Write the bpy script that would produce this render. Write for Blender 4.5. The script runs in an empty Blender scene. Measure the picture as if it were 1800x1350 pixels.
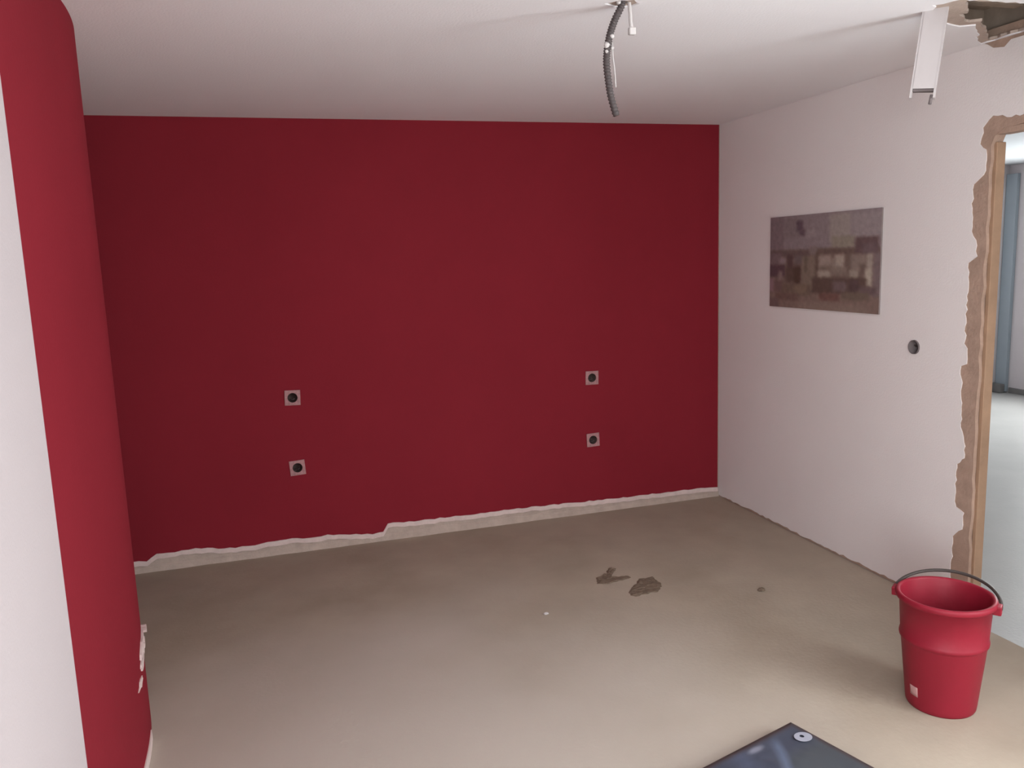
import bpy, math, random
from mathutils import Vector, Matrix, noise
from mathutils.geometry import tessellate_polygon

# ------------------------------------------------------------------ camera, world, light, exposure
scene = bpy.context.scene
col = scene.collection
random.seed(4)

cam_data = bpy.data.cameras.new('camera')
cam = bpy.data.objects.new('camera', cam_data)
col.objects.link(cam)
cam_data.sensor_fit = 'HORIZONTAL'
cam_data.sensor_width = 36.0
cam_data.lens = 1428.04 / 1800 * 36
cam_data.clip_start = 0.05
right = Vector((0.9544473, -0.2963416, -0.0348146))
down = Vector((-0.0785915, -0.1371200, -0.9874318))
fwd = Vector((0.2878433, 0.9451877, -0.1541638))
cam.matrix_world = Matrix((
    (right.x, -down.x, -fwd.x, -2.9460),
    (right.y, -down.y, -fwd.y, -4.8306),
    (right.z, -down.z, -fwd.z, 1.6959),
    (0, 0, 0, 1)))
scene.camera = cam

world = bpy.data.worlds.new('World')
scene.world = world
world.use_nodes = True
wn = world.node_tree.nodes
wn['Background'].inputs['Color'].default_value = (0.80, 0.88, 1.0, 1)
wn['Background'].inputs['Strength'].default_value = 1.0


def area(name, loc, direction, sx, sy, power, color=(1, 1, 1)):
    d = bpy.data.lights.new(name, 'AREA')
    d.shape = 'RECTANGLE'
    d.size, d.size_y = sx, sy
    d.energy = power
    d.color = color
    o = bpy.data.objects.new(name, d)
    col.objects.link(o)
    o.location = loc
    o.rotation_euler = Vector(direction).to_track_quat('-Z', 'Z').to_euler()
    return o


# daylight standing in the three window openings: right wall, left wall behind the camera, next room
area('daylight_right_window', (0.14, -4.5, 1.375), (-1, 0, 0), 2.2, 1.65, 166, (0.92, 1.0, 1.02))
area('daylight_left_window', (-3.60, -6.3, 1.375), (1, 0, 0), 2.0, 1.65, 168, (0.92, 1.0, 1.02))
area('daylight_next_room', (5.12, 0.6, 1.5), (-1, 0, 0), 1.6, 1.4, 180, (0.96, 1.0, 1.0))

scene.view_settings.view_transform = 'Standard'
scene.view_settings.look = 'None'
scene.view_settings.gamma = 1.0
scene.view_settings.use_curve_mapping = False
scene.view_settings.exposure = 0.17


# ------------------------------------------------------------------ helpers
def s2l(c):
    return tuple(((v / 255) / 12.92 if v / 255 <= 0.04045 else ((v / 255 + 0.055) / 1.055) ** 2.4) for v in c)


def material(name, color, rough=0.8, var=0.0, scale=3.0, bump=0.0, bump_scale=60.0, spec=0.3,
             second=None, second_scale=2.0, second_lo=0.5, second_hi=0.65, metallic=0.0):
    """Principled surface: colour broken up by noise, optional second colour in patches, fine relief."""
    m = bpy.data.materials.new(name)
    m.use_nodes = True
    nt = m.node_tree
    n, l = nt.nodes, nt.links
    b = n['Principled BSDF']
    b.inputs['Roughness'].default_value = rough
    b.inputs['Specular IOR Level'].default_value = spec
    b.inputs['Metallic'].default_value = metallic
    tc = n.new('ShaderNodeTexCoord')
    out = None
    base = n.new('ShaderNodeRGB')
    base.outputs[0].default_value = (*color, 1)
    out = base.outputs[0]
    if second is not None:
        t = n.new('ShaderNodeTexNoise')
        t.inputs['Scale'].default_value = second_scale
        t.inputs['Detail'].default_value = 5
        l.new(tc.outputs['Object'], t.inputs['Vector'])
        r = n.new('ShaderNodeValToRGB')
        r.color_ramp.elements[0].position = second_lo
        r.color_ramp.elements[1].position = second_hi
        l.new(t.outputs['Fac'], r.inputs['Fac'])
        mx = n.new('ShaderNodeMix')
        mx.data_type = 'RGBA'
        l.new(r.outputs['Color'], mx.inputs[0])
        l.new(out, mx.inputs[6])
        mx.inputs[7].default_value = (*second, 1)
        out = mx.outputs[2]
    if var > 0:
        t = n.new('ShaderNodeTexNoise')
        t.inputs['Scale'].default_value = scale
        t.inputs['Detail'].default_value = 6
        t.inputs['Roughness'].default_value = 0.6
        l.new(tc.outputs['Object'], t.inputs['Vector'])
        mr = n.new('ShaderNodeMapRange')
        mr.inputs[1].default_value = 0.25
        mr.inputs[2].default_value = 0.75
        mr.inputs[3].default_value = 1 - var
        mr.inputs[4].default_value = 1 + var
        l.new(t.outputs['Fac'], mr.inputs[0])
        vm = n.new('ShaderNodeVectorMath')
        vm.operation = 'SCALE'
        l.new(out, vm.inputs[0])
        l.new(mr.outputs[0], vm.inputs['Scale'])
        out = vm.outputs[0]
    l.new(out, b.inputs['Base Color'])
    if bump > 0:
        t = n.new('ShaderNodeTexNoise')
        t.inputs['Scale'].default_value = bump_scale
        t.inputs['Detail'].default_value = 4
        l.new(tc.outputs['Object'], t.inputs['Vector'])
        bp = n.new('ShaderNodeBump')
        bp.inputs['Strength'].default_value = bump
        bp.inputs['Distance'].default_value = 0.004
        l.new(t.outputs['Fac'], bp.inputs['Height'])
        l.new(bp.outputs['Normal'], b.inputs['Normal'])
    return m


def print_material(name, rough):
    m = bpy.data.materials.new(name)
    m.use_nodes = True
    n, l = m.node_tree.nodes, m.node_tree.links
    a = n.new('ShaderNodeAttribute')
    a.attribute_name = 'print'
    b = n['Principled BSDF']
    b.inputs['Roughness'].default_value = rough
    b.inputs['Specular IOR Level'].default_value = 0.3
    l.new(a.outputs['Color'], b.inputs['Base Color'])
    return m


M = {
    'red': material('red_paint', (0.235, 0.019, 0.030), 0.8, 0.05, 1.5, 0.15, 90, 0.07),
    'white': material('white_wall_paint', (0.84, 0.785, 0.775), 0.85, 0.025, 1.3, 0.25, 120, 0.2),
    'left_white': material('dimmed_white_paint', (0.53, 0.47, 0.48), 0.85, 0.02, 1.3, 0.25, 120, 0.2),  # white wall paint, darkened in colour to offset the strong light on it
    'ceiling': material('ceiling_paint', (0.90, 0.88, 0.905), 0.9, 0.02, 1.0, 0.2, 120, 0.2),
    'plaster': material('bare_plaster', (0.50, 0.40, 0.345), 0.95, 0.14, 14, 0.6, 90, 0.1),
    'jamb_plaster': material('broken_jamb_plaster', (0.43, 0.30, 0.235), 0.95, 0.16, 12, 0.8, 70, 0.1),
    'primer': material('white_primer_edge', (0.70, 0.56, 0.53), 0.85, 0.10, 20, 0.4, 90, 0.2),
    'next_floor': material('next_room_screed', (0.36, 0.355, 0.345), 0.42, 0.08, 2.0, 0.2, 60, 0.4),
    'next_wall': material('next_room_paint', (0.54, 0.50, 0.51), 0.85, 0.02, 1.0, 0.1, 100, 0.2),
    'next_panel': material('blue_grey_panel', (0.29, 0.335, 0.37), 0.6, 0.03, 3, 0.0),
    'grey_skirting': material('grey_skirting', (0.16, 0.155, 0.15), 0.7, 0.05, 4),
    'timber': material('raw_timber', (0.37, 0.235, 0.155), 0.8, 0.14, 9, 0.3, 60, 0.2),
    'void': material('dusty_ceiling_void', (0.38, 0.30, 0.245), 0.95, 0.25, 7, 0.6, 30, 0.1),
    'conduit': material('grey_conduit_plastic', (0.075, 0.060, 0.060), 0.6, 0.08, 20, 0, 60, 0.4),
    'cable': material('white_cable_plastic', (0.58, 0.54, 0.53), 0.5, 0.03, 20),
    'trunking': material('white_trunking_plastic', (0.50, 0.455, 0.455), 0.6, 0.03, 6),
    'dark': material('dark_box_plastic', (0.06, 0.038, 0.033), 0.8, 0.1, 30),
    'grey_box': material('grey_box_plastic', (0.17, 0.14, 0.14), 0.7, 0.1, 30),
    'bucket': material('red_bucket_plastic', (0.25, 0.011, 0.026), 0.5, 0.05, 6, 0.1, 60, 0.3),
    'handle': material('dark_handle_plastic', (0.055, 0.042, 0.038), 0.5, 0.05, 20),
    'sticker': material('pale_sticker_paper', (0.50, 0.28, 0.27), 0.7, 0.08, 30),
    'dirt': material('brown_dirt', (0.185, 0.135, 0.10), 0.95, 0.25, 30, 0.9, 120, 0.1),
    'pack_side': material('dark_pack_paper', (0.070, 0.060, 0.072), 0.6, 0.1, 8, 0.2, 30),
    'emblem': material('pale_emblem_ink', (0.34, 0.34, 0.40), 0.6, 0.04, 30),
    'canvas_side': material('canvas_edge', (0.26, 0.21, 0.205), 0.85, 0.05, 20),
    'frame_white': material('window_frame_white', (0.8, 0.8, 0.8), 0.5),
    'copper': material('copper_wire_end', (0.45, 0.22, 0.10), 0.4, 0.05, 20, metallic=0.8),
}


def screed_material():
    """Brown screed with a broad paler zone in the middle of the room, both broken up by noise."""
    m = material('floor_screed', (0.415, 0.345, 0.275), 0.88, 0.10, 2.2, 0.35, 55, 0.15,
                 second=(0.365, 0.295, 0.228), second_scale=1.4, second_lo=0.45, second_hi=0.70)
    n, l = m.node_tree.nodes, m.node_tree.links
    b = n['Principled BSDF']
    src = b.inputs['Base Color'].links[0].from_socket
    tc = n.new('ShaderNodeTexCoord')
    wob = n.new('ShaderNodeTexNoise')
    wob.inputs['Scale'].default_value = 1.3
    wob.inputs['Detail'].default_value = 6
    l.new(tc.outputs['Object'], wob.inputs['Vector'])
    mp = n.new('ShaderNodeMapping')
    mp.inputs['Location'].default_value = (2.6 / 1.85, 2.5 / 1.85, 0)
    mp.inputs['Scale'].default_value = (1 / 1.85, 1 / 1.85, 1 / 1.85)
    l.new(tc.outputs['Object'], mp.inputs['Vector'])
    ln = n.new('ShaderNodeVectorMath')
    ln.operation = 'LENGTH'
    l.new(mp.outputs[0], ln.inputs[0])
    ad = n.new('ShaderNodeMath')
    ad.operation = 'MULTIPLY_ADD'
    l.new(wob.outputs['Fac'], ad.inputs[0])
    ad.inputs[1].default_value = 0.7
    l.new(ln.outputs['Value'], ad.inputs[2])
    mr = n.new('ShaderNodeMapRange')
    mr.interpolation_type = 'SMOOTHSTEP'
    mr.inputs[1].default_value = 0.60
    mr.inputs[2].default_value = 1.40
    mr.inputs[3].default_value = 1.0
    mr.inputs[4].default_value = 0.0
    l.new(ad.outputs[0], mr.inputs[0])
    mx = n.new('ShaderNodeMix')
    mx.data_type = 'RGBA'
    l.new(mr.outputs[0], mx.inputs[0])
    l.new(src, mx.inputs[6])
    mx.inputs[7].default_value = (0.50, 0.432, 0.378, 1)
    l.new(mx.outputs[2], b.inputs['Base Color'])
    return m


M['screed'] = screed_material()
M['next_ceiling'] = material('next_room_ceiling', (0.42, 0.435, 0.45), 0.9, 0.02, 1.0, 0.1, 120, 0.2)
M['print'] = print_material('wall_print', 0.7)
M['pack_print'] = print_material('pack_print', 0.55)


def mesh(name, verts, faces, mat, parent=None, smooth=False):
    me = bpy.data.meshes.new(name)
    me.from_pydata([tuple(v) for v in verts], [], faces)
    me.materials.append(M[mat])
    if smooth:
        me.polygons.foreach_set('use_smooth', [True] * len(me.polygons))
    me.update()
    o = bpy.data.objects.new(name, me)
    col.objects.link(o)
    if parent is not None:
        o.parent = parent
    return o


def fix_normals(o):
    import bmesh
    bm = bmesh.new()
    bm.from_mesh(o.data)
    bmesh.ops.recalc_face_normals(bm, faces=bm.faces)
    bm.to_mesh(o.data)
    bm.free()
    return o


def plate(name, outer, holes, place, depth, mat, parent=None):
    """Slab cut from a 2-D outline with holes; place(u, v, d) gives the point at depth d."""
    loops = [outer] + list(holes)
    flat = [p for lp in loops for p in lp]
    tris = tessellate_polygon([[Vector((a, b, 0)) for a, b in lp] for lp in loops])
    n = len(flat)
    verts = [place(a, b, 0) for a, b in flat] + [place(a, b, depth) for a, b in flat]
    faces = [tuple(t) for t in tris] + [tuple(i + n for i in reversed(t)) for t in tris]
    k = 0
    for lp in loops:
        m = len(lp)
        for i in range(m):
            j = (i + 1) % m
            faces.append((k + i, k + j, k + j + n, k + i + n))
        k += m
    return fix_normals(mesh(name, verts, faces, mat, parent))


def box(name, lo, hi, mat, parent=None, bevel=0.0):
    x0, y0, z0 = lo
    x1, y1, z1 = hi
    v = [(x0, y0, z0), (x1, y0, z0), (x1, y1, z0), (x0, y1, z0), (x0, y0, z1), (x1, y0, z1), (x1, y1, z1), (x0, y1, z1)]
    f = [(0, 3, 2, 1), (4, 5, 6, 7), (0, 1, 5, 4), (1, 2, 6, 5), (2, 3, 7, 6), (3, 0, 4, 7)]
    o = mesh(name, v, f, mat, parent)
    if bevel > 0:
        b = o.modifiers.new('bevel', 'BEVEL')
        b.width = bevel
        b.segments = 2
    return o


def rag(points, amp, step, seed):
    """A torn edge: the polyline resampled with small offsets; end points stay."""
    rnd = random.Random(seed)
    out = [points[0]]
    for a, b in zip(points, points[1:]):
        d = math.hypot(b[0] - a[0], b[1] - a[1])
        n = max(1, int(d / step))
        nx, ny = -(b[1] - a[1]) / (d + 1e-9), (b[0] - a[0]) / (d + 1e-9)
        for i in range(1, n + 1):
            t = i / n
            k = rnd.uniform(-amp, amp) if not (i == n and b is points[-1]) else 0
            out.append((a[0] + (b[0] - a[0]) * t + nx * k, a[1] + (b[1] - a[1]) * t + ny * k))
    return out


def tube(name, path, radius, mat, parent=None, seg=12, radii=None):
    path = [Vector(p) for p in path]
    verts, faces = [], []
    ref = Vector((0.31, 0.87, 0.38)).normalized()
    for i, p in enumerate(path):
        t = (path[min(i + 1, len(path) - 1)] - path[max(i - 1, 0)]).normalized()
        a = t.cross(ref)
        if a.length < 1e-3:
            a = t.cross(Vector((1, 0, 0)))
        a.normalize()
        b = t.cross(a)
        r = radii[i] if radii else radius
        for k in range(seg):
            w = 2 * math.pi * k / seg
            verts.append(p + r * (math.cos(w) * a + math.sin(w) * b))
    for i in range(len(path) - 1):
        for k in range(seg):
            k2 = (k + 1) % seg
            faces.append((i * seg + k, i * seg + k2, (i + 1) * seg + k2, (i + 1) * seg + k))
    faces.append(tuple(range(seg - 1, -1, -1)))
    faces.append(tuple((len(path) - 1) * seg + k for k in range(seg)))
    return fix_normals(mesh(name, verts, faces, mat, parent, smooth=True))


def spline(points, n):
    """Catmull-Rom through the points."""
    pts = [Vector(p) for p in points]
    pts = [2 * pts[0] - pts[1]] + pts + [2 * pts[-1] - pts[-2]]
    out = []
    for i in range(1, len(pts) - 2):
        p0, p1, p2, p3 = pts[i - 1:i + 3]
        for k in range(n):
            t = k / n
            out.append(0.5 * ((2 * p1) + (p2 - p0) * t + (2 * p0 - 5 * p1 + 4 * p2 - p3) * t * t
                              + (3 * p1 - p0 - 3 * p2 + p3) * t ** 3))
    out.append(pts[-2])
    return out


def lathe(name, profile, mat, parent=None, seg=64, closed=False, axis=None):
    verts, faces = [], []
    for r, z in profile:
        for k in range(seg):
            w = 2 * math.pi * k / seg
            p = (r * math.cos(w), r * math.sin(w), z)
            verts.append(axis(*p) if axis else p)
    n = len(profile)
    for i in range(n if closed else n - 1):
        i2 = (i + 1) % n
        for k in range(seg):
            k2 = (k + 1) % seg
            faces.append((i * seg + k, i * seg + k2, i2 * seg + k2, i2 * seg + k))
    return fix_normals(mesh(name, verts, faces, mat, parent, smooth=True))


def empty(name, loc):
    o = bpy.data.objects.new(name, None)
    col.objects.link(o)
    o.empty_display_size = 0.1
    o.location = loc
    return o


def tag(o, label, cat, group=None):
    o['label'] = label
    o['category'] = cat
    if group:
        o['group'] = group
    return o


def struct(o, label, cat):
    o['kind'] = 'structure'
    o['label'] = label
    o['category'] = cat
    return o


# ------------------------------------------------------------------ the room
H = 2.5
YB = -7.6           # wall behind the camera
XL = -5.0           # outer side of the left wall

# floor
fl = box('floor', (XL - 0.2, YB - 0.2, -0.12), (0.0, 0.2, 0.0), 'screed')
struct(fl, 'bare brownish grey screed floor of the room with stains and a paler zone', 'floor')

# back wall: bare plaster, a proud red paint coat over it with a torn lower edge
sock = [(-2.811, 0.934), (-2.813, 0.516), (-0.934, 0.906), (-0.935, 0.495)]
HS = 0.036
sq = [[(x - HS, z - HS), (x + HS, z - HS), (x + HS, z + HS), (x - HS, z + HS)] for x, z in sock]
wb = plate('wall_back', [(XL, 0.0), (0.12, 0.0), (0.12, H + 0.05), (XL, H + 0.05)], sq,
           lambda a, b, d: (a, 0.004 + d, b), 0.16, 'plaster')
struct(wb, 'dark red painted back wall with a bare strip along the floor', 'wall')
edge = [(-4.9, 0.060), (-3.80, 0.062), (-3.717, 0.065), (-3.676, 0.058), (-3.621, 0.100), (-3.525, 0.097), (-3.412, 0.100), (-3.197, 0.073),
        (-3.05, 0.078), (-2.942, 0.088), (-2.782, 0.078), (-2.669, 0.080), (-2.401, 0.050), (-2.336, 0.056),
        (-2.307, 0.103), (-2.173, 0.096), (-2.044, 0.095), (-1.715, 0.092), (-1.373, 0.090), (-0.939, 0.078),
        (-0.601, 0.072), (-0.267, 0.072), (-0.006, 0.060)]
pe = rag(edge, 0.004, 0.03, 11)
plate('red_paint_coat', pe + [(-0.006, H), (-4.9, H)], sq, lambda a, b, d: (a, -0.002 + d, b), 0.006, 'red', wb)
# whitish primer lip left where the skirting stood
lip_low = [(a, max(0.012, b - 0.024 + 0.006 * noise.noise((a * 9, 0, 3)))) for a, b in reversed(pe)]
lip_top = [(a, b + 0.004) for a, b in pe]
plate('primer_lip', lip_top + lip_low, [], lambda a, b, d: (a, -0.007 + d, b), 0.011, 'primer', wb)
# mortar fillet along the floor
vs, fs = [], []
xs = [-4.9 + i * 0.05 for i in range(99)]
for i, x in enumerate(xs):
    h = 0.040 + 0.014 * noise.noise((x * 6, 1.7, 0)) + 0.006 * noise.noise((x * 25, 0.2, 0))
    w = 0.010 + 0.008 * noise.noise((x * 7, 9.1, 0)) + 0.004 * noise.noise((x * 31, 4.1, 0))
    w = max(0.004, w)
    vs += [(x, 0.004, h), (x, -w * 0.6, h * 0.7), (x, -w, -0.01), (x, 0.004, -0.01)]
for i in range(len(xs) - 1):
    for k in range(4):
        k2 = (k + 1) % 4
        fs.append((i * 4 + k, i * 4 + k2, i * 4 + 4 + k2, i * 4 + 4 + k))
fix_normals(mesh('mortar_fillet', vs, fs, 'plaster', wb))

# right wall: masonry core, white skin torn away round the doorway
T = 0.055
rag_pts = [(-2.90, 2.19), (-2.6, 2.20), (-2.40, 2.185), (-2.244, 2.185), (-2.166, 2.190), (-2.097, 2.205), (-2.05, 2.164), (-2.046, 2.098), (-2.073, 2.073),
           (-2.078, 1.985), (-2.019, 1.934), (-2.015, 1.854), (-2.024, 1.717), (-2.045, 1.699), (-2.05, 1.629),
           (-2.01, 1.603), (-2.018, 1.478), (-2.013, 1.361), (-2.014, 1.251), (-2.027, 1.229), (-2.025, 1.161),
           (-2.002, 1.148), (-2.02, 0.857), (-2.041, 0.812), (-2.046, 0.738), (-2.004, 0.704), (-2.003, 0.552),
           (-2.013, 0.504), (-2.058, 0.493), (-2.053, 0.409), (-2.002, 0.36), (-2.002, 0.209), (-2.01, 0.012)]
DF, DN, DH = -2.092, -2.96, 2.155         # far jamb, near jamb, head of the opening
win_r = (-5.6, -3.4, 0.55, 2.2)
win_hole = [(win_r[0], win_r[2]), (win_r[1], win_r[2]), (win_r[1], win_r[3]), (win_r[0], win_r[3])]
SW = (-1.727, 1.208)


def circle(c, r, n=28):
    return [(c[0] + r * math.cos(2 * math.pi * i / n), c[1] + r * math.sin(2 * math.pi * i / n)) for i in range(n)]


jamb_far = rag([(DF, 0.0), (DF, 0.6), (DF, 1.2), (DF, 1.8), (DF - 0.002, 2.085)], 0.005, 0.05, 5)
head = rag([(DF - 0.02, 2.125), (DF - 0.06, DH - 0.004), (-2.4, DH), (-2.7, DH), (DN, DH)], 0.005, 0.04, 6)
core_outer = [(0.1, 0.0), (0.1, H + 0.05), (YB, H + 0.05), (YB, 0.0), (DN, 0.0)] + list(reversed(head)) + list(reversed(jamb_far))
wr = plate('wall_right', core_outer, [win_hole, circle(SW, 0.037)], lambda a, b, d: (0.004 + d, a, b), T, 'jamb_plaster')
struct(wr, 'white painted right wall with plaster torn away around the doorway', 'wall')
bot = rag([(-2.01, 0.012), (-1.5, 0.016), (-1.0, 0.010), (-0.5, 0.014), (0.0, 0.010)], 0.005, 0.03, 8)
notch = rag([(0.0, H + 0.004), (-2.02, H + 0.004), (-2.05, 2.492), (-2.082, 2.474), (-2.133, 2.462), (-2.165, 2.485), (-2.23, 2.487), (-2.27, H + 0.004), (YB, H + 0.004)], 0.003, 0.04, 9)
skin_outer = bot + notch + [(YB, 0.012), (-3.05, 0.012)] + rag([(-3.05, 0.012), (-3.02, 0.7), (-3.06, 1.4), (-3.0, 2.1), (-2.90, 2.19)], 0.01, 0.06, 10)[1:] \
    + rag(rag_pts, 0.006, 0.018, 12)[1:-1]
plate('white_paint_skin', skin_outer, [win_hole, circle(SW, 0.034)], lambda a, b, d: (0.0008 + d, a, b), 0.0034, 'white', wr)

# raw timber lining left standing in the far side of the doorway
tr = struct(empty('trim_1', (0.0, DF, 0.0)), 'raw orange timber lining on the far side of the doorway', 'door lining')
zs = [0.0, 2.10]
for i in range(1):
    w = [0.004, 0.007, 0.003, 0.006][i]
    box('timber_batten', (0.016 + w, -0.014 - w, zs[i] + 0.002), (T + 0.012, 0.001, zs[i + 1] - 0.002), 'timber', tr, 0.003)
# torn lintel board under the head
tr2 = struct(empty('trim_2', (0.0, -2.5, DH)), 'brown board under the head of the doorway', 'door lining')
box('lintel_board', (0.006, DN + 2.5, -0.030), (T + 0.012, DF + 2.5 - 0.030, -0.003), 'jamb_plaster', tr2, 0.004)

# left side: one wall, white near the camera, red from a straight edge on, bending away towards the back
YP, XP, R0, Y0 = -2.755, -3.448, 2.0, -1.985
path = [(XP, YP)] + [(XP, YP + (Y0 - YP) * k / 4) for k in range(1, 4)]
for k in range(0, 41):
    w = math.radians(k)
    path.append((XP - R0 * (1 - math.cos(w)), Y0 + R0 * math.sin(w)))
xe, ye = path[-1]
path.append((xe + math.tan(math.radians(40)) * ye, 0.0))
foot = path + [(XL - 0.1, 0.0), (XL - 0.1, YP)]
wl = plate('wall_left', foot, [], lambda a, b, d: (a, b, d), H + 0.02, 'plaster')
struct(wl, 'left wall, white near the camera, then red where it bends away towards the back', 'wall')


def offset_path(pts, o):
    res = []
    for i, p in enumerate(pts):
        a, b = pts[max(0, i - 1)], pts[min(len(pts) - 1, i + 1)]
        d = math.hypot(b[0] - a[0], b[1] - a[1])
        res.append((p[0] + (b[1] - a[1]) / d * o, p[1] - (b[0] - a[0]) / d * o))
    return res


# denser path so that the lower paint edge can wander
dense = []
for a, b in zip(path, path[1:]):
    d = math.hypot(b[0] - a[0], b[1] - a[1])
    n = max(1, int(d / 0.03))
    dense += [(a[0] + (b[0] - a[0]) * i / n, a[1] + (b[1] - a[1]) * i / n) for i in range(n)]
dense.append(path[-1])
outer_p = offset_path(dense, 0.005)
vs, fs = [], []
for (xo, yo), (xi, yi) in zip(outer_p, dense):
    zl = 0.034 + 0.010 * noise.noise((yo * 7, 2.2, 0)) + 0.005 * noise.noise((yo * 31, 7.7, 0))
    if yo > -1.80:
        zl *= 0.35
    vs += [(xo, yo, zl), (xo, yo, H), (xi, yi, H), (xi, yi, zl)]
for i in range(len(dense) - 1):
    for k in range(4):
        k2 = (k + 1) % 4
        fs.append((i * 4 + k, i * 4 + k2, i * 4 + 4 + k2, i * 4 + 4 + k))
fs += [(0, 1, 2, 3), tuple(len(vs) - 1 - k for k in range(4))]
red_coat = fix_normals(mesh('red_paint_coat', vs, fs, 'red', wl))
win_l = (-7.3, -5.3, 0.55, 2.2)
hole_l = [(win_l[0], win_l[2]), (win_l[1], win_l[2]), (win_l[1], win_l[3]), (win_l[0], win_l[3])]
plate('straight_run', [(YB, 0.0), (YP, 0.0), (YP, H + 0.02), (YB, H + 0.02)], [hole_l], lambda a, b, d: (XP - d, a, b), 0.2, 'plaster', wl)
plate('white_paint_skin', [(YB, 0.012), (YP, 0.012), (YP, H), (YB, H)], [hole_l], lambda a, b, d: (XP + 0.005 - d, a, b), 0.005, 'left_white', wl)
# pale primer strip low on the bend
vs, fs = [], []
sel = [p for p in offset_path(dense, 0.009) if -2.75 < p[1] < -1.78]
for x, y in sel:
    zt = 0.040 + 0.006 * noise.noise((y * 9, 5.2, 0))
    vs += [(x, y, 0.0), (x, y, zt), (x - 0.009, y, zt), (x - 0.009, y, 0.0)]
for i in range(len(sel) - 1):
    for k in range(4):
        k2 = (k + 1) % 4
        fs.append((i * 4 + k, i * 4 + k2, i * 4 + 4 + k2, i * 4 + 4 + k))
fs += [(0, 1, 2, 3), tuple(len(vs) - 1 - k for k in range(4))]
fix_normals(mesh('primer_strip', vs, fs, 'primer', wl))


def wall_x(y):
    if y <= Y0:
        return XP
    return XP - R0 * (1 - math.cos(math.asin((y - Y0) / R0)))


# chips broken out of the red coat where it bends: pale plaster showing with a raised flake
for ci, (cy, cz, ry, rz, th, sd) in enumerate([(-1.80, 0.362, 0.105, 0.036, 0.008, 1), (-1.86, 0.325, 0.065, 0.020, 0.006, 2),
                                               (-1.95, 0.292, 0.060, 0.016, 0.004, 3), (-1.70, 0.385, 0.030, 0.013, 0.020, 4), (-1.73, 0.345, 0.040, 0.014, 0.010, 5)]):
    rnd = random.Random(sd)
    ring = []
    for k in range(13):
        w = 2 * math.pi * k / 13
        q = rnd.uniform(0.5, 1.15)
        ring.append((cy + ry * q * math.cos(w), cz + rz * q * math.sin(w)))
    plate('plaster_chip', ring, [], lambda a, b, d: (wall_x(a) + 0.0045 + d, a, b), th, 'primer', red_coat)

# wall behind the camera
wv = box('wall_rear', (XL - 0.1, YB - 0.2, 0.0), (T + 0.004, YB, H + 0.02), 'white')
struct(wv, 'white wall behind the camera', 'wall')


def window(name, x, y0, y1, z0, z1, label):
    w = struct(empty(name, (x, (y0 + y1) / 2, z0)), label, 'window')
    hw, hh = (y1 - y0) / 2, z1 - z0
    for nm, lo, hi in (('window_frame', (-0.03, -hw, 0), (0.03, hw, 0.06)), ('window_frame', (-0.03, -hw, hh - 0.06), (0.03, hw, hh)),
                       ('window_frame', (-0.03, -hw, 0.06), (0.03, -hw + 0.06, hh - 0.06)), ('window_frame', (-0.03, hw - 0.06, 0.06), (0.03, hw, hh - 0.06)),
                       ('mullion', (-0.03, -0.035, 0.06), (0.03, 0.035, hh - 0.06))):
        box(nm, lo, hi, 'frame_white', w)
    return w


window('window_1', 0.032, *win_r, 'white framed window in the right wall near the camera')
window('window_2', XP - 0.06, *win_l, 'white framed window in the left wall behind the camera')

# ceiling: white skin over plaster, broken open beside the doorway into a dusty void
void = [(-0.565, -2.494), (-0.45, -2.502), (-0.328, -2.506), (-0.15, -2.515), (-0.012, -2.52), (-0.012, -2.06), (-0.078, -2.123),
        (-0.215, -2.231), (-0.298, -2.294), (-0.324, -2.275), (-0.409, -2.319), (-0.456, -2.354), (-0.437, -2.371)]
void_r = rag(void + [void[0]], 0.008, 0.022, 21)[:-1]
torn = [(-0.66, -2.44), (-0.60, -2.515), (-0.45, -2.520), (-0.15, -2.535), (-0.006, -2.54), (-0.006, -2.03), (-0.09, -2.09),
        (-0.20, -2.19), (-0.285, -2.255), (-0.33, -2.235), (-0.414, -2.255), (-0.50, -2.315), (-0.56, -2.36)]
torn_r = rag(torn + [torn[0]], 0.008, 0.03, 22)[:-1]
drop = rag([(-1.80, -2.25), (-1.77, -2.295), (-1.72, -2.30), (-1.685, -2.27), (-1.70, -2.235), (-1.75, -2.225), (-1.80, -2.25)], 0.006, 0.02, 23)[:-1]
CO = [(XL - 0.1, YB - 0.1), (0.0, YB - 0.1), (0.0, 0.0), (XL - 0.1, 0.0)]
core_hole = circle((-1.742, -2.256), 0.022, 16)
CE = plate('ceiling', CO, [void_r, core_hole], lambda a, b, d: (a, b, H + 0.005 + d), 0.010, 'plaster')
struct(CE, 'pinkish white ceiling broken open beside the doorway', 'ceiling')
plate('white_paint_skin', CO, [torn_r, drop], lambda a, b, d: (a, b, H + d), 0.0052, 'ceiling', CE)
vx0, vx1, vy0, vy1 = -0.64, 0.05, -2.58, -1.98
vz0, vz1 = H + 0.014, H + 0.15
mesh('ceiling_void', [(vx0, vy0, vz0), (vx1, vy0, vz0), (vx1, vy1, vz0), (vx0, vy1, vz0), (vx0, vy0, vz1), (vx1, vy0, vz1), (vx1, vy1, vz1), (vx0, vy1, vz1)],
     [(4, 7, 6, 5), (0, 4, 5, 1), (1, 5, 6, 2), (2, 6, 7, 3), (3, 7, 4, 0)], 'void', CE)
for k, (yy, a0, a1) in enumerate([(-2.46, -0.62, 0.0), (-2.33, -0.50, 0.0), (-2.19, -0.34, 0.0)]):
    box('ceiling_lath', (a0, yy - 0.018, H + 0.100), (a1, yy + 0.018, H + 0.125), 'void', CE)
mesh('conduit_bore', [(-1.80, -2.31, H + 0.06), (-1.68, -2.31, H + 0.06), (-1.68, -2.20, H + 0.06), (-1.80, -2.20, H + 0.06)], [(0, 1, 2, 3)], 'void', CE)

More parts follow.
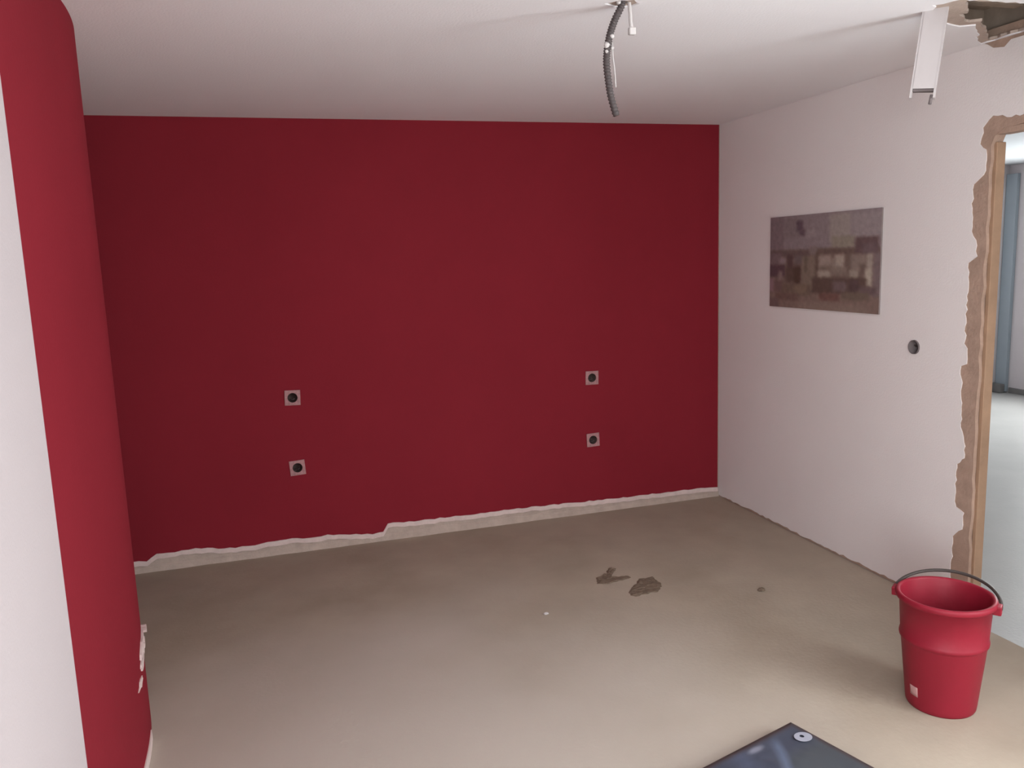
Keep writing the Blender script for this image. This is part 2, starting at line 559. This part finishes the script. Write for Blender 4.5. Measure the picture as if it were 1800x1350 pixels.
# ------------------------------------------------------------------ the room beyond the doorway
NX = 5.0
NY = 2.28
nf = box('floor_beyond_door', (0.0, -4.2, -0.12), (NX + 0.2, NY + 0.2, -0.001), 'next_floor')
struct(nf, 'pale grey floor of the room beyond the doorway', 'floor')
nc = box('ceiling_beyond_door', (T + 0.004, -4.2, H), (NX + 0.2, NY + 0.2, H + 0.1), 'next_ceiling')
struct(nc, 'white ceiling of the room beyond the doorway', 'ceiling')
hole_n = [(-0.2, 0.8), (1.4, 0.8), (1.4, 2.2), (-0.2, 2.2)]
nw = plate('wall_beyond_door', [(-4.2, 0.0), (NY, 0.0), (NY, H), (-4.2, H)], [hole_n], lambda a, b, d: (NX + d, a, b), 0.2, 'next_wall')
struct(nw, 'bluish grey far wall of the room beyond the doorway', 'wall')
nw2 = box('wall_beyond_door_side', (T + 0.004, NY, 0.0), (NX + 0.2, NY + 0.15, H), 'next_wall')
struct(nw2, 'side wall of the room beyond the doorway', 'wall')
nw3 = box('wall_beyond_door_near', (T + 0.004, -4.35, 0.0), (NX + 0.2, -4.2, H), 'next_wall')
struct(nw3, 'near wall of the room beyond the doorway', 'wall')
window('window_3', NX + 0.06, -0.2, 1.4, 0.8, 2.2, 'white framed window of the room beyond the doorway')
sk = box('baseboard_beyond_door', (NX - 0.02, -4.2, 0.0), (NX - 0.001, 2.12, 0.06), 'grey_skirting')
struct(sk, 'thin grey skirting of the room beyond the doorway', 'skirting')
dp = struct(empty('door_1', (NX - 0.002, 2.12, 0.0)), 'blue grey door leaf in the room beyond the doorway', 'door')
box('door_leaf', (-0.045, 0.02, 0.012), (0.0, 0.155, 2.40), 'next_panel', dp, 0.004)
box('door_sill', (-0.12, 0.02, 0.0), (-0.05, 0.155, 0.10), 'grey_skirting', dp, 0.01)

# ------------------------------------------------------------------ sockets and switch box
names = ['upper socket box with a pale frame on the left half of the red wall',
         'lower socket box with a pale frame on the left half of the red wall',
         'upper socket box with a pale frame on the right half of the red wall',
         'lower socket box with a pale frame on the right half of the red wall']


def socket_parts(root, seed):
    rnd = random.Random(seed)
    F = 0.044
    plate('frame', [(-F, -F), (F, -F), (F, F), (-F, F)], [circle((0, 0), 0.0285, 24)], lambda a, b, d: (a, -0.008 + d, b), 0.006, 'socket_frame', root)
    cup = lathe('box_cup', [(0.0001, 0.045), (0.031, 0.045), (0.031, -0.001), (0.0275, -0.001), (0.0275, 0.041), (0.0001, 0.041)], 'dark', root, 24,
                axis=lambda a, b, c: (a, c, b))
    for k in range(3):
        a = -1.57 + (k - 1) * 0.6 + rnd.uniform(-0.2, 0.2)
        tube('wire', spline([(0.02 * math.cos(a), 0.040, 0.02 * math.sin(a)), (0.016 * math.cos(a), 0.020, 0.016 * math.sin(a)),
                             (0.012 * math.cos(a + .4), 0.006, 0.012 * math.sin(a + .4))], 4), 0.002, 'grey_box', cup, 6)


M['socket_frame'] = material('socket_frame_plastic', (0.42, 0.22, 0.225), 0.8, 0.3, 60, 0.3, 80)
for i, (x, z) in enumerate(sock):
    s = empty('socket_box', (x, 0.0, z))
    tag(s, names[i], 'socket', 'socket boxes in the red wall')
    socket_parts(s, i)
    s.rotation_euler.y = math.radians([2, -3, 1, -2][i])

sw = empty('switch_box', (0.0, SW[0], SW[1]))
tag(sw, 'round dark open switch box in the white wall beside the doorway', 'switch box')
lathe('box_cup', [(0.0001, 0.043), (0.033, 0.043), (0.033, -0.006), (0.030, -0.006), (0.030, 0.040), (0.0001, 0.040)], 'grey_box', sw, 28,
      axis=lambda a, b, c: (c, a, b))
for k in range(2):
    tube('wire', spline([(0.038, 0.010 - 0.02 * k, 0.004), (0.02, 0.008 - 0.016 * k, 0.0), (0.004, 0.004 - 0.012 * k, 0.010)], 5), 0.002, 'dark', sw, 6)

# ------------------------------------------------------------------ print on the right wall
PY0, PY1, PZ0, PZ1 = -0.585, -1.496, 1.350, 1.873
pic = empty('wall_print', (0.0, (PY0 + PY1) / 2, PZ0))
tag(pic, 'unframed print of a busy brownish crowd scene on the white wall', 'picture')
blobs = [  # u0, u1, v0, v1, colour as seen; later ones lie over earlier ones
    (0, 1, 0, 0.40, (119, 107, 109)), (0, 0.14, 0, 0.4, (108, 94, 97)), (0.14, 0.30, 0.02, 0.24, (112, 100, 101)), (0.58, 0.76, 0.02, 0.3, (132, 122, 118)),
    (0.76, 1, 0.03, 0.27, (128, 117, 118)), (0.27, 0.335, 0.06, 0.17, (84, 68, 75)), (0.30, 0.36, 0.15, 0.22, (88, 72, 78)),
    (0.36, 0.46, 0.16, 0.24, (128, 116, 117)), (0.60, 0.80, 0.24, 0.36, (122, 113, 103)),
    (0, 1, 0.37, 0.80, (104, 88, 82)), (0, 0.40, 0.37, 0.44, (92, 76, 74)), (0.46, 0.80, 0.36, 0.43, (93, 77, 71)),
    (0.40, 0.47, 0.34, 0.42, (110, 98, 96)), (0.80, 0.985, 0.26, 0.43, (88, 70, 70)), (0.86, 0.97, 0.32, 0.42, (96, 80, 82)),
    (0, 0.12, 0.40, 0.54, (102, 86, 88)), (0.10, 0.17, 0.45, 0.52, (118, 104, 106)), (0, 0.16, 0.53, 0.66, (80, 60, 65)),
    (0.18, 0.24, 0.42, 0.62, (80, 62, 61)), (0.25, 0.34, 0.43, 0.53, (96, 84, 84)), (0.17, 0.27, 0.56, 0.72, (82, 66, 60)), (0.25, 0.32, 0.54, 0.74, (73, 56, 49)),
    (0.09, 0.135, 0.60, 0.71, (118, 102, 99)), (0.0, 0.05, 0.68, 0.84, (120, 96, 100)), (0.05, 0.14, 0.70, 0.86, (98, 78, 76)),
    (0.33, 0.46, 0.44, 0.80, (110, 97, 87)), (0.355, 0.38, 0.42, 0.62, (92, 80, 70)), (0.46, 0.49, 0.40, 0.70, (90, 74, 66)),
    (0.49, 0.60, 0.43, 0.57, (132, 117, 109)), (0.60, 0.64, 0.46, 0.60, (122, 108, 100)), (0.635, 0.72, 0.43, 0.57, (142, 130, 120)),
    (0.72, 0.77, 0.44, 0.60, (98, 82, 75)), (0.50, 0.60, 0.54, 0.60, (104, 90, 82)), (0.48, 0.60, 0.59, 0.67, (138, 127, 117)), (0.60, 0.74, 0.55, 0.63, (114, 101, 93)),
    (0.77, 0.89, 0.43, 0.58, (118, 104, 97)), (0.76, 0.84, 0.58, 0.66, (130, 119, 109)), (0.84, 0.90, 0.52, 0.66, (98, 82, 76)),
    (0.895, 0.945, 0.42, 0.60, (136, 124, 115)), (0.885, 0.94, 0.58, 0.74, (152, 142, 130)), (0.95, 1, 0.42, 0.85, (106, 92, 92)),
    (0.43, 0.90, 0.66, 0.84, (82, 66, 60)), (0.62, 0.74, 0.70, 0.80, (97, 82, 83)), (0.76, 0.84, 0.68, 0.80, (78, 62, 62)), (0.84, 0.98, 0.74, 0.82, (92, 76, 76)),
    (0, 1, 0.83, 1, (110, 92, 85)), (0.13, 0.42, 0.74, 0.86, (98, 82, 73)), (0.26, 0.38, 0.74, 0.84, (108, 92, 80)), (0.50, 0.68, 0.82, 0.90, (98, 72, 66)),
    (0.70, 0.92, 0.80, 0.88, (96, 82, 73)), (0.06, 0.30, 0.84, 0.92, (98, 78, 72)), (0, 0.10, 0.90, 1, (98, 80, 78)), (0.3, 0.9, 0.92, 1, (116, 99, 91)),
]


def soft(t, a, b, w):
    return min(1, max(0, (t - a) / w + 0.5)) * min(1, max(0, (b - t) / w + 0.5))


def picture_colour(u, v):
    uu = u + 0.008 * noise.noise((u * 40, v * 30, 0))
    vv = v + 0.010 * noise.noise((u * 40, v * 30, 5))
    c = [105, 90, 86]
    for a, b, e, f, k in blobs:
        w = soft(uu, a if a > 0 else -1, b if b < 1 else 2, 0.028) * soft(vv, e if e > 0 else -1, f if f < 1 else 2, 0.036)
        if w > 0:
            c = [c[i] * (1 - w) + k[i] * w for i in range(3)]
    g = 1 + 0.07 * noise.noise((u * 34, v * 22, 11)) + 0.05 * noise.noise((u * 80, v * 50, 2))
    l = s2l([min(255, q * g) for q in c])
    return [q * 1.52 for q in l]


def colour_grid(name, nu, nv, place, colour, mat, parent):
    verts = [place(i / nu, j / nv) for j in range(nv + 1) for i in range(nu + 1)]
    faces = [(j * (nu + 1) + i, j * (nu + 1) + i + 1, (j + 1) * (nu + 1) + i + 1, (j + 1) * (nu + 1) + i) for j in range(nv) for i in range(nu)]
    o = mesh(name, verts, faces, mat, parent)
    at = o.data.color_attributes.new('print', 'FLOAT_COLOR', 'POINT')
    buf = []
    for j in range(nv + 1):
        for i in range(nu + 1):
            buf += [*colour(i / nu, j / nv), 1.0]
    at.data.foreach_set('color', buf)
    return o


hw, hh = (PY0 - PY1) / 2, PZ1 - PZ0
colour_grid('printed_face', 120, 80, lambda u, v: (-0.0092, hw - 2 * hw * u, hh * (1 - v)), picture_colour, 'print', pic)
box('stretcher', (-0.0088, -hw, 0.0), (-0.0005, hw, hh), 'canvas_side', pic)

# ------------------------------------------------------------------ conduit hanging from the ceiling
cd = empty('hanging_conduit', (-1.742, -2.256, H))
tag(cd, 'grey corrugated conduit hanging in a curve from the ceiling with white plaster specks', 'conduit')
off = Vector((-1.742, -2.256, H))
cpts = [Vector(p) - off for p in [(-1.740, -2.256, 2.53), (-1.742, -2.256, 2.497), (-1.764, -2.25, 2.452), (-1.782, -2.25, 2.407), (-1.792, -2.25, 2.362),
                                  (-1.796, -2.25, 2.318), (-1.791, -2.25, 2.264), (-1.782, -2.25, 2.210), (-1.764, -2.25, 2.150)]]
cp = spline(cpts, 22)
rads = [0.0122 if (i // 2) % 2 == 0 else 0.0098 for i in range(len(cp))]
sleeve = tube('corrugated_sleeve', cp, 0.012, 'conduit', cd, 14, rads)
end = cp[-1]
dirn = (cp[-1] - cp[-4]).normalized()
tube('sleeve_mouth', [end - dirn * 0.003, end + dirn * 0.002], 0.0088, 'dark', sleeve, 12)
rnd = random.Random(8)
for t, sx, rr in [(70, 0.006, 0.008), (84, -0.007, 0.010), (88, 0.014, 0.006), (18, -0.016, 0.008), (94, -0.005, 0.006)]:
    p = cp[min(t, len(cp) - 1)]
    vs, fs = [], []
    n1, n2 = 6, 9
    for a in range(n1 + 1):
        for b in range(n2):
            th, ph = math.pi * a / n1, 2 * math.pi * b / n2
            r = rr * (0.8 + 0.35 * rnd.random())
            vs.append((p.x + sx + r * math.sin(th) * math.cos(ph), p.y - 0.009 + 0.8 * r * math.sin(th) * math.sin(ph), p.z + r * math.cos(th)))
    for a in range(n1):
        for b in range(n2):
            b2 = (b + 1) % n2
            fs.append((a * n2 + b, a * n2 + b2, (a + 1) * n2 + b2, (a + 1) * n2 + b))
    o = mesh('plaster_speck', vs, fs, 'cable', sleeve, True)
    o['label'] = 'white plaster speck'
thin = spline([cp[78] + Vector((0.014, 0, 0)), cp[100] + Vector((0.022, 0, 0.0)), cp[122] + Vector((0.026, -0.002, 0)), cp[146] + Vector((0.022, 0, 0.01))], 8)
o = tube('thin_wire', thin, 0.0022, 'cable', cd, 6)
o['label'] = 'thin pale wire beside the sleeve'

lw = empty('lamp_wire', (-1.715, -2.262, H))
tag(lw, 'short white lamp wire with a connector block beside the hanging conduit', 'wire')
tube('wire', spline([(-0.003, 0.004, 0.03), (-0.002, 0.0, 0.0), (0.001, 0, -0.03), (0.002, 0, -0.055), (0.005, 0, -0.074)], 6), 0.006, 'cable', lw, 10)
box('connector_block', (-0.006, -0.009, -0.096), (0.018, 0.009, -0.072), 'cable', lw, 0.004)

# ------------------------------------------------------------------ white trunking hanging by the doorway
tk = empty('hanging_trunking', (-0.603, -2.40, H))
tag(tk, 'white plastic trunking strip hanging askew from the ceiling by the doorway', 'trunking')
top, botm = Vector((0.0, 0.0, 0.03)), Vector((-0.043, 0.0, -0.265))
ax = (botm - top).normalized()
vdir = Vector((0.715, 0.70, 0)).normalized()
sd_ = vdir.cross(ax).normalized()
if sd_.x < 0:
    sd_ = -sd_
back = ax.cross(sd_).normalized()
if back.dot(vdir) < 0:
    back = -back


def slab(name, c0, c1, half, thick, mat, parent, notch_at_end=0.0):
    v = []
    for c in (c0, c1):
        for s in (-1, 1):
            for t in (-0.5, 0.5):
                v.append(c + sd_ * half * s + back * thick * t)
    f = [(0, 1, 3, 2), (4, 6, 7, 5), (0, 2, 6, 4), (2, 3, 7, 6), (3, 1, 5, 7), (1, 0, 4, 5)]
    return fix_normals(mesh(name, v, f, mat, parent))


# U-profile: front web stops short of the two flanges at the lower end, baring a grey slab that paints the shade inside
slab('web', top, botm, 0.036, 0.003, 'trunking', tk)
for s in (-1, 1):
    slab('flange', top + sd_ * 0.0375 * s + back * 0.013, botm + sd_ * 0.0375 * s + back * 0.013 + ax * 0.032, 0.0035, 0.029, 'trunking', tk)
o = slab('hollow_shade', top + back * 0.016, botm + back * 0.016 + ax * 0.008, 0.033, 0.020, 'grey_box', tk)
o['label'] = 'grey slab painted as the shade inside the lower end'
tube('cable_stub', [botm + sd_ * 0.030 + back * 0.01 + ax * 0.02, botm + sd_ * 0.028 + back * 0.01 + ax * 0.052], 0.006, 'grey_box', tk, 8)

# ------------------------------------------------------------------ red bucket
bk = empty('bucket', (-0.640, -2.600, 0.0))
tag(bk, 'red plastic bucket with dark handle standing on the floor by the doorway', 'bucket')
prof = [(0.0001, 0.006), (0.100, 0.006), (0.104, 0.0), (0.115, 0.0), (0.118, 0.006), (0.120, 0.02), (0.1425, 0.252), (0.1445, 0.256), (0.1485, 0.259),
        (0.1495, 0.266), (0.1485, 0.273), (0.1455, 0.278), (0.153, 0.404), (0.161, 0.406), (0.166, 0.411), (0.167, 0.422), (0.164, 0.428), (0.158, 0.430),
        (0.152, 0.428), (0.149, 0.422), (0.139, 0.270), (0.115, 0.014), (0.0001, 0.012)]
body = lathe('body', prof, 'bucket', bk, 72)
view = Vector((0.716, 0.698, 0))
side = Vector((0.698, -0.716, 0))
rot = math.radians(-8)
e_dir = Vector((side.x * math.cos(rot) - side.y * math.sin(rot), side.x * math.sin(rot) + side.y * math.cos(rot), 0))
b_dir = Vector((-e_dir.y, e_dir.x, 0))
for s in (-1, 1):
    c = e_dir * (0.163 * s) + Vector((0, 0, 0.410))
    v = []
    for a in (-0.012, 0.016):
        for w, z in ((-0.022, 0.012), (0.022, 0.012), (0.018, -0.022), (-0.018, -0.022)):
            v.append(c + e_dir * (a * s) + b_dir * w + Vector((0, 0, z)))
    f = [(0, 1, 2, 3), (4, 7, 6, 5), (0, 4, 5, 1), (1, 5, 6, 2), (2, 6, 7, 3), (3, 7, 4, 0)]
    o = fix_normals(mesh('ear', v, f, 'bucket', body))
    m = o.modifiers.new('bevel', 'BEVEL')
    m.width = 0.004
    m.segments = 2
phi = math.radians(12)
hp = []
for k in range(41):
    t = math.pi * k / 40
    hp.append(Vector((0, 0, 0.408)) + e_dir * (0.175 * math.cos(t)) + (b_dir * math.cos(phi) + Vector((0, 0, math.sin(phi)))) * (0.190 * math.sin(t)))
o = tube('handle', hp, 0.0062, 'handle', bk, 10)
o['label'] = 'dark curved carrying handle leaning back'
# sticker low on the left of the body
vs, fs = [], []
sa = math.atan2(-view.y, -view.x)
for j in range(4):
    for i in range(6):
        w = sa - 0.78 + (i - 2.5) * 0.058
        z = 0.052 + j * 0.0125
        r = 0.120 + (z - 0.02) / 0.232 * 0.0225 + 0.0012
        vs.append((r * math.cos(w), r * math.sin(w), z))
for j in range(3):
    for i in range(5):
        fs.append((j * 6 + i, j * 6 + i + 1, j * 6 + 7 + i, j * 6 + 6 + i))
o = mesh('sticker', vs, fs, 'sticker', body, True)
so = o.modifiers.new('thickness', 'SOLIDIFY')
so.thickness = 0.0008
o['label'] = 'small pale sticker low on the bucket'

# ------------------------------------------------------------------ blue package at the front
PT = 0.06
corner = Vector((-1.285, -2.588, 0))
du = Vector((-0.462, -0.133, 0)).normalized()      # along its left edge
dv = Vector((0.133, -0.462, 0)).normalized() * 1.0  # along its right edge
dv = Vector((-du.y, du.x, 0))
if dv.y > 0:
    dv = -dv
LU, LV = 0.64, 0.46
pk = empty('blue_package', corner)
tag(pk, 'flat dark blue package with a round white emblem lying on the floor', 'package')


def pack_place(u, v):
    a, b = u * LU, v * LV
    e = min(a, LU - a, b, LV - b)
    drop_ = 0.010 * max(0, 1 - e / 0.022) ** 2
    z = PT - drop_ + 0.003 * noise.noise((a * 9, b * 9, 1)) * min(1, e / 0.04) + 0.0015 * noise.noise((a * 30, b * 22, 3)) * min(1, e / 0.04)
    p = du * a + dv * b
    return (p.x, p.y, z)


def pack_colour(u, v):
    a, b = u * LU, v * LV
    e = min(a, LU - a, b, LV - b)
    c = Vector((0.105, 0.115, 0.165))
    t = noise.noise((a * 8, b * 8, 7))
    c = c * (1 + 0.15 * t)
    # greyer right-hand half
    if b > 0.10:
        w = min(1, (b - 0.10) / 0.06) * max(0.0, min(1, 1 - (a - 0.20) / 0.05))
        c = c.lerp(Vector((0.115, 0.125, 0.145)), w)
    # paler curved swooshes
    d1 = abs((a - 0.155) - 0.55 * (b - 0.06) - 1.4 * (b - 0.06) ** 2)
    s1 = max(0, 1 - d1 / 0.032) * min(1, max(0, (b - 0.03) / 0.05))
    c = c.lerp(Vector((0.21, 0.25, 0.37)), s1)
    d2 = math.hypot((a - 0.235) / 0.045, (b - 0.045) / 0.016)
    c = c.lerp(Vector((0.36, 0.36, 0.45)), min(1, max(0, 1 - d2) * 1.6))
    d3 = abs((a - 0.30) - 0.3 * (b - 0.02))
    c = c.lerp(Vector((0.13, 0.15, 0.24)), max(0, 1 - d3 / 0.05) * 0.7)
    if e < 0.036:
        c = c.lerp(Vector((0.105, 0.070, 0.072)), min(1, (0.036 - e) / 0.018))
    return tuple(c * 0.55)


colour_grid('printed_top', 110, 80, pack_place, pack_colour, 'pack_print', pk)
vs, fs = [], []
loop = [(i / 22, 0) for i in range(22)] + [(1, i / 16) for i in range(16)] + [(1 - i / 22, 1) for i in range(22)] + [(0, 1 - i / 16) for i in range(16)]
for u, v in loop:
    p = pack_place(u, v)
    q = (p[0], p[1], p[2])
    vs += [q, (p[0], p[1], 0.001)]
n = len(loop)
for i in range(n):
    j = (i + 1) % n
    fs.append((2 * i, 2 * j, 2 * j + 1, 2 * i + 1))
fs.append(tuple(2 * i + 1 for i in range(n)))
fix_normals(mesh('wrapping', vs, fs, 'pack_side', pk))
ec = Vector((-1.313, -2.694, 0)) - corner
ec.z = PT + 0.0035
plate('emblem', [(ec.x + 0.031 * math.cos(2 * math.pi * k / 28), ec.y + 0.026 * math.sin(2 * math.pi * k / 28)) for k in range(28)],
      [circle((ec.x - 0.002, ec.y + 0.004), 0.008, 14)], lambda a, b, d: (a, b, ec.z + d), 0.001, 'emblem', pk)

# ------------------------------------------------------------------ dirt and crumbs on the floor
def clod(name, outline, height, seed, label):
    """A low crumbly heap with the given outline."""
    n = len(outline)
    cx = sum(p[0] for p in outline) / n
    cy = sum(p[1] for p in outline) / n
    o0 = rag(outline + [outline[0]], 0.006, 0.016, seed)[:-1]
    m = len(o0)
    tri = tessellate_polygon([[Vector((a, b, 0)) for a, b in o0]])
    import bmesh
    bm = bmesh.new()
    bv = [bm.verts.new((a - cx, b - cy, 0)) for a, b in o0]
    for t in tri:
        try:
            bm.faces.new([bv[i] for i in t])
        except ValueError:
            pass
    border = set(bv)
    for _ in range(3):
        bmesh.ops.subdivide_edges(bm, edges=[e for e in bm.edges if e.calc_length() > 0.014], cuts=1, use_grid_fill=False)
        bmesh.ops.triangulate(bm, faces=bm.faces)
    for v in bm.verts:
        if not v.is_boundary:
            v.co.z = height * (0.55 + 0.6 * noise.noise((v.co.x * 60 + seed, v.co.y * 60, 0)))
            v.co.z = max(0.001, v.co.z)
        else:
            v.co.z = 0.0005
    bmesh.ops.recalc_face_normals(bm, faces=bm.faces)
    me = bpy.data.meshes.new(name)
    bm.to_mesh(me)
    bm.free()
    me.materials.append(M['dirt'])
    o = bpy.data.objects.new(name, me)
    col.objects.link(o)
    o.location = (cx, cy, 0)
    return tag(o, label, 'dirt')


clod('dirt_patch', [(-1.389, -1.106), (-1.359, -1.028), (-1.292, -0.999), (-1.237, -0.925), (-1.206, -0.947), (-1.265, -1.02), (-1.273, -1.054),
                    (-1.191, -1.068), (-1.19, -1.096), (-1.263, -1.113), (-1.356, -1.128)], 0.008, 3, 'notched brown dirt patch on the floor, nearer the red wall')
clod('dirt_patch', [(-1.286, -1.269), (-1.215, -1.194), (-1.155, -1.129), (-1.126, -1.131), (-1.078, -1.123), (-1.077, -1.179), (-1.086, -1.246),
                    (-1.135, -1.313), (-1.217, -1.313), (-1.271, -1.325), (-1.288, -1.302)], 0.008, 5, 'rounded brown dirt patch on the floor, the one nearer the bucket')


def crumb(name, loc, r, mat, seed, label, cat):
    rnd = random.Random(seed)
    vs, fs = [], []
    n1, n2 = 6, 9
    for a in range(n1 + 1):
        th = math.pi * a / n1
        for b in range(n2):
            ph = 2 * math.pi * b / n2
            q = r * rnd.uniform(0.75, 1.2)
            vs.append((1.3 * q * math.sin(th) * math.cos(ph), q * math.sin(th) * math.sin(ph), max(0, r * 0.4 + 0.55 * q * math.cos(th))))
    for a in range(n1):
        for b in range(n2):
            b2 = (b + 1) % n2
            fs.append((a * n2 + b, a * n2 + b2, (a + 1) * n2 + b2, (a + 1) * n2 + b))
    o = fix_normals(mesh(name, vs, fs, mat))
    o.location = loc
    return tag(o, label, cat)


crumb('rubble_crumb', (-0.66, -1.489, 0), 0.016, 'dirt', 2, 'small dark crumb lying alone on the floor towards the doorway', 'crumb')
crumb('plaster_crumb', (-1.756, -1.351, 0), 0.010, 'cable', 3, 'tiny white plaster crumb on the middle of the floor', 'crumb')
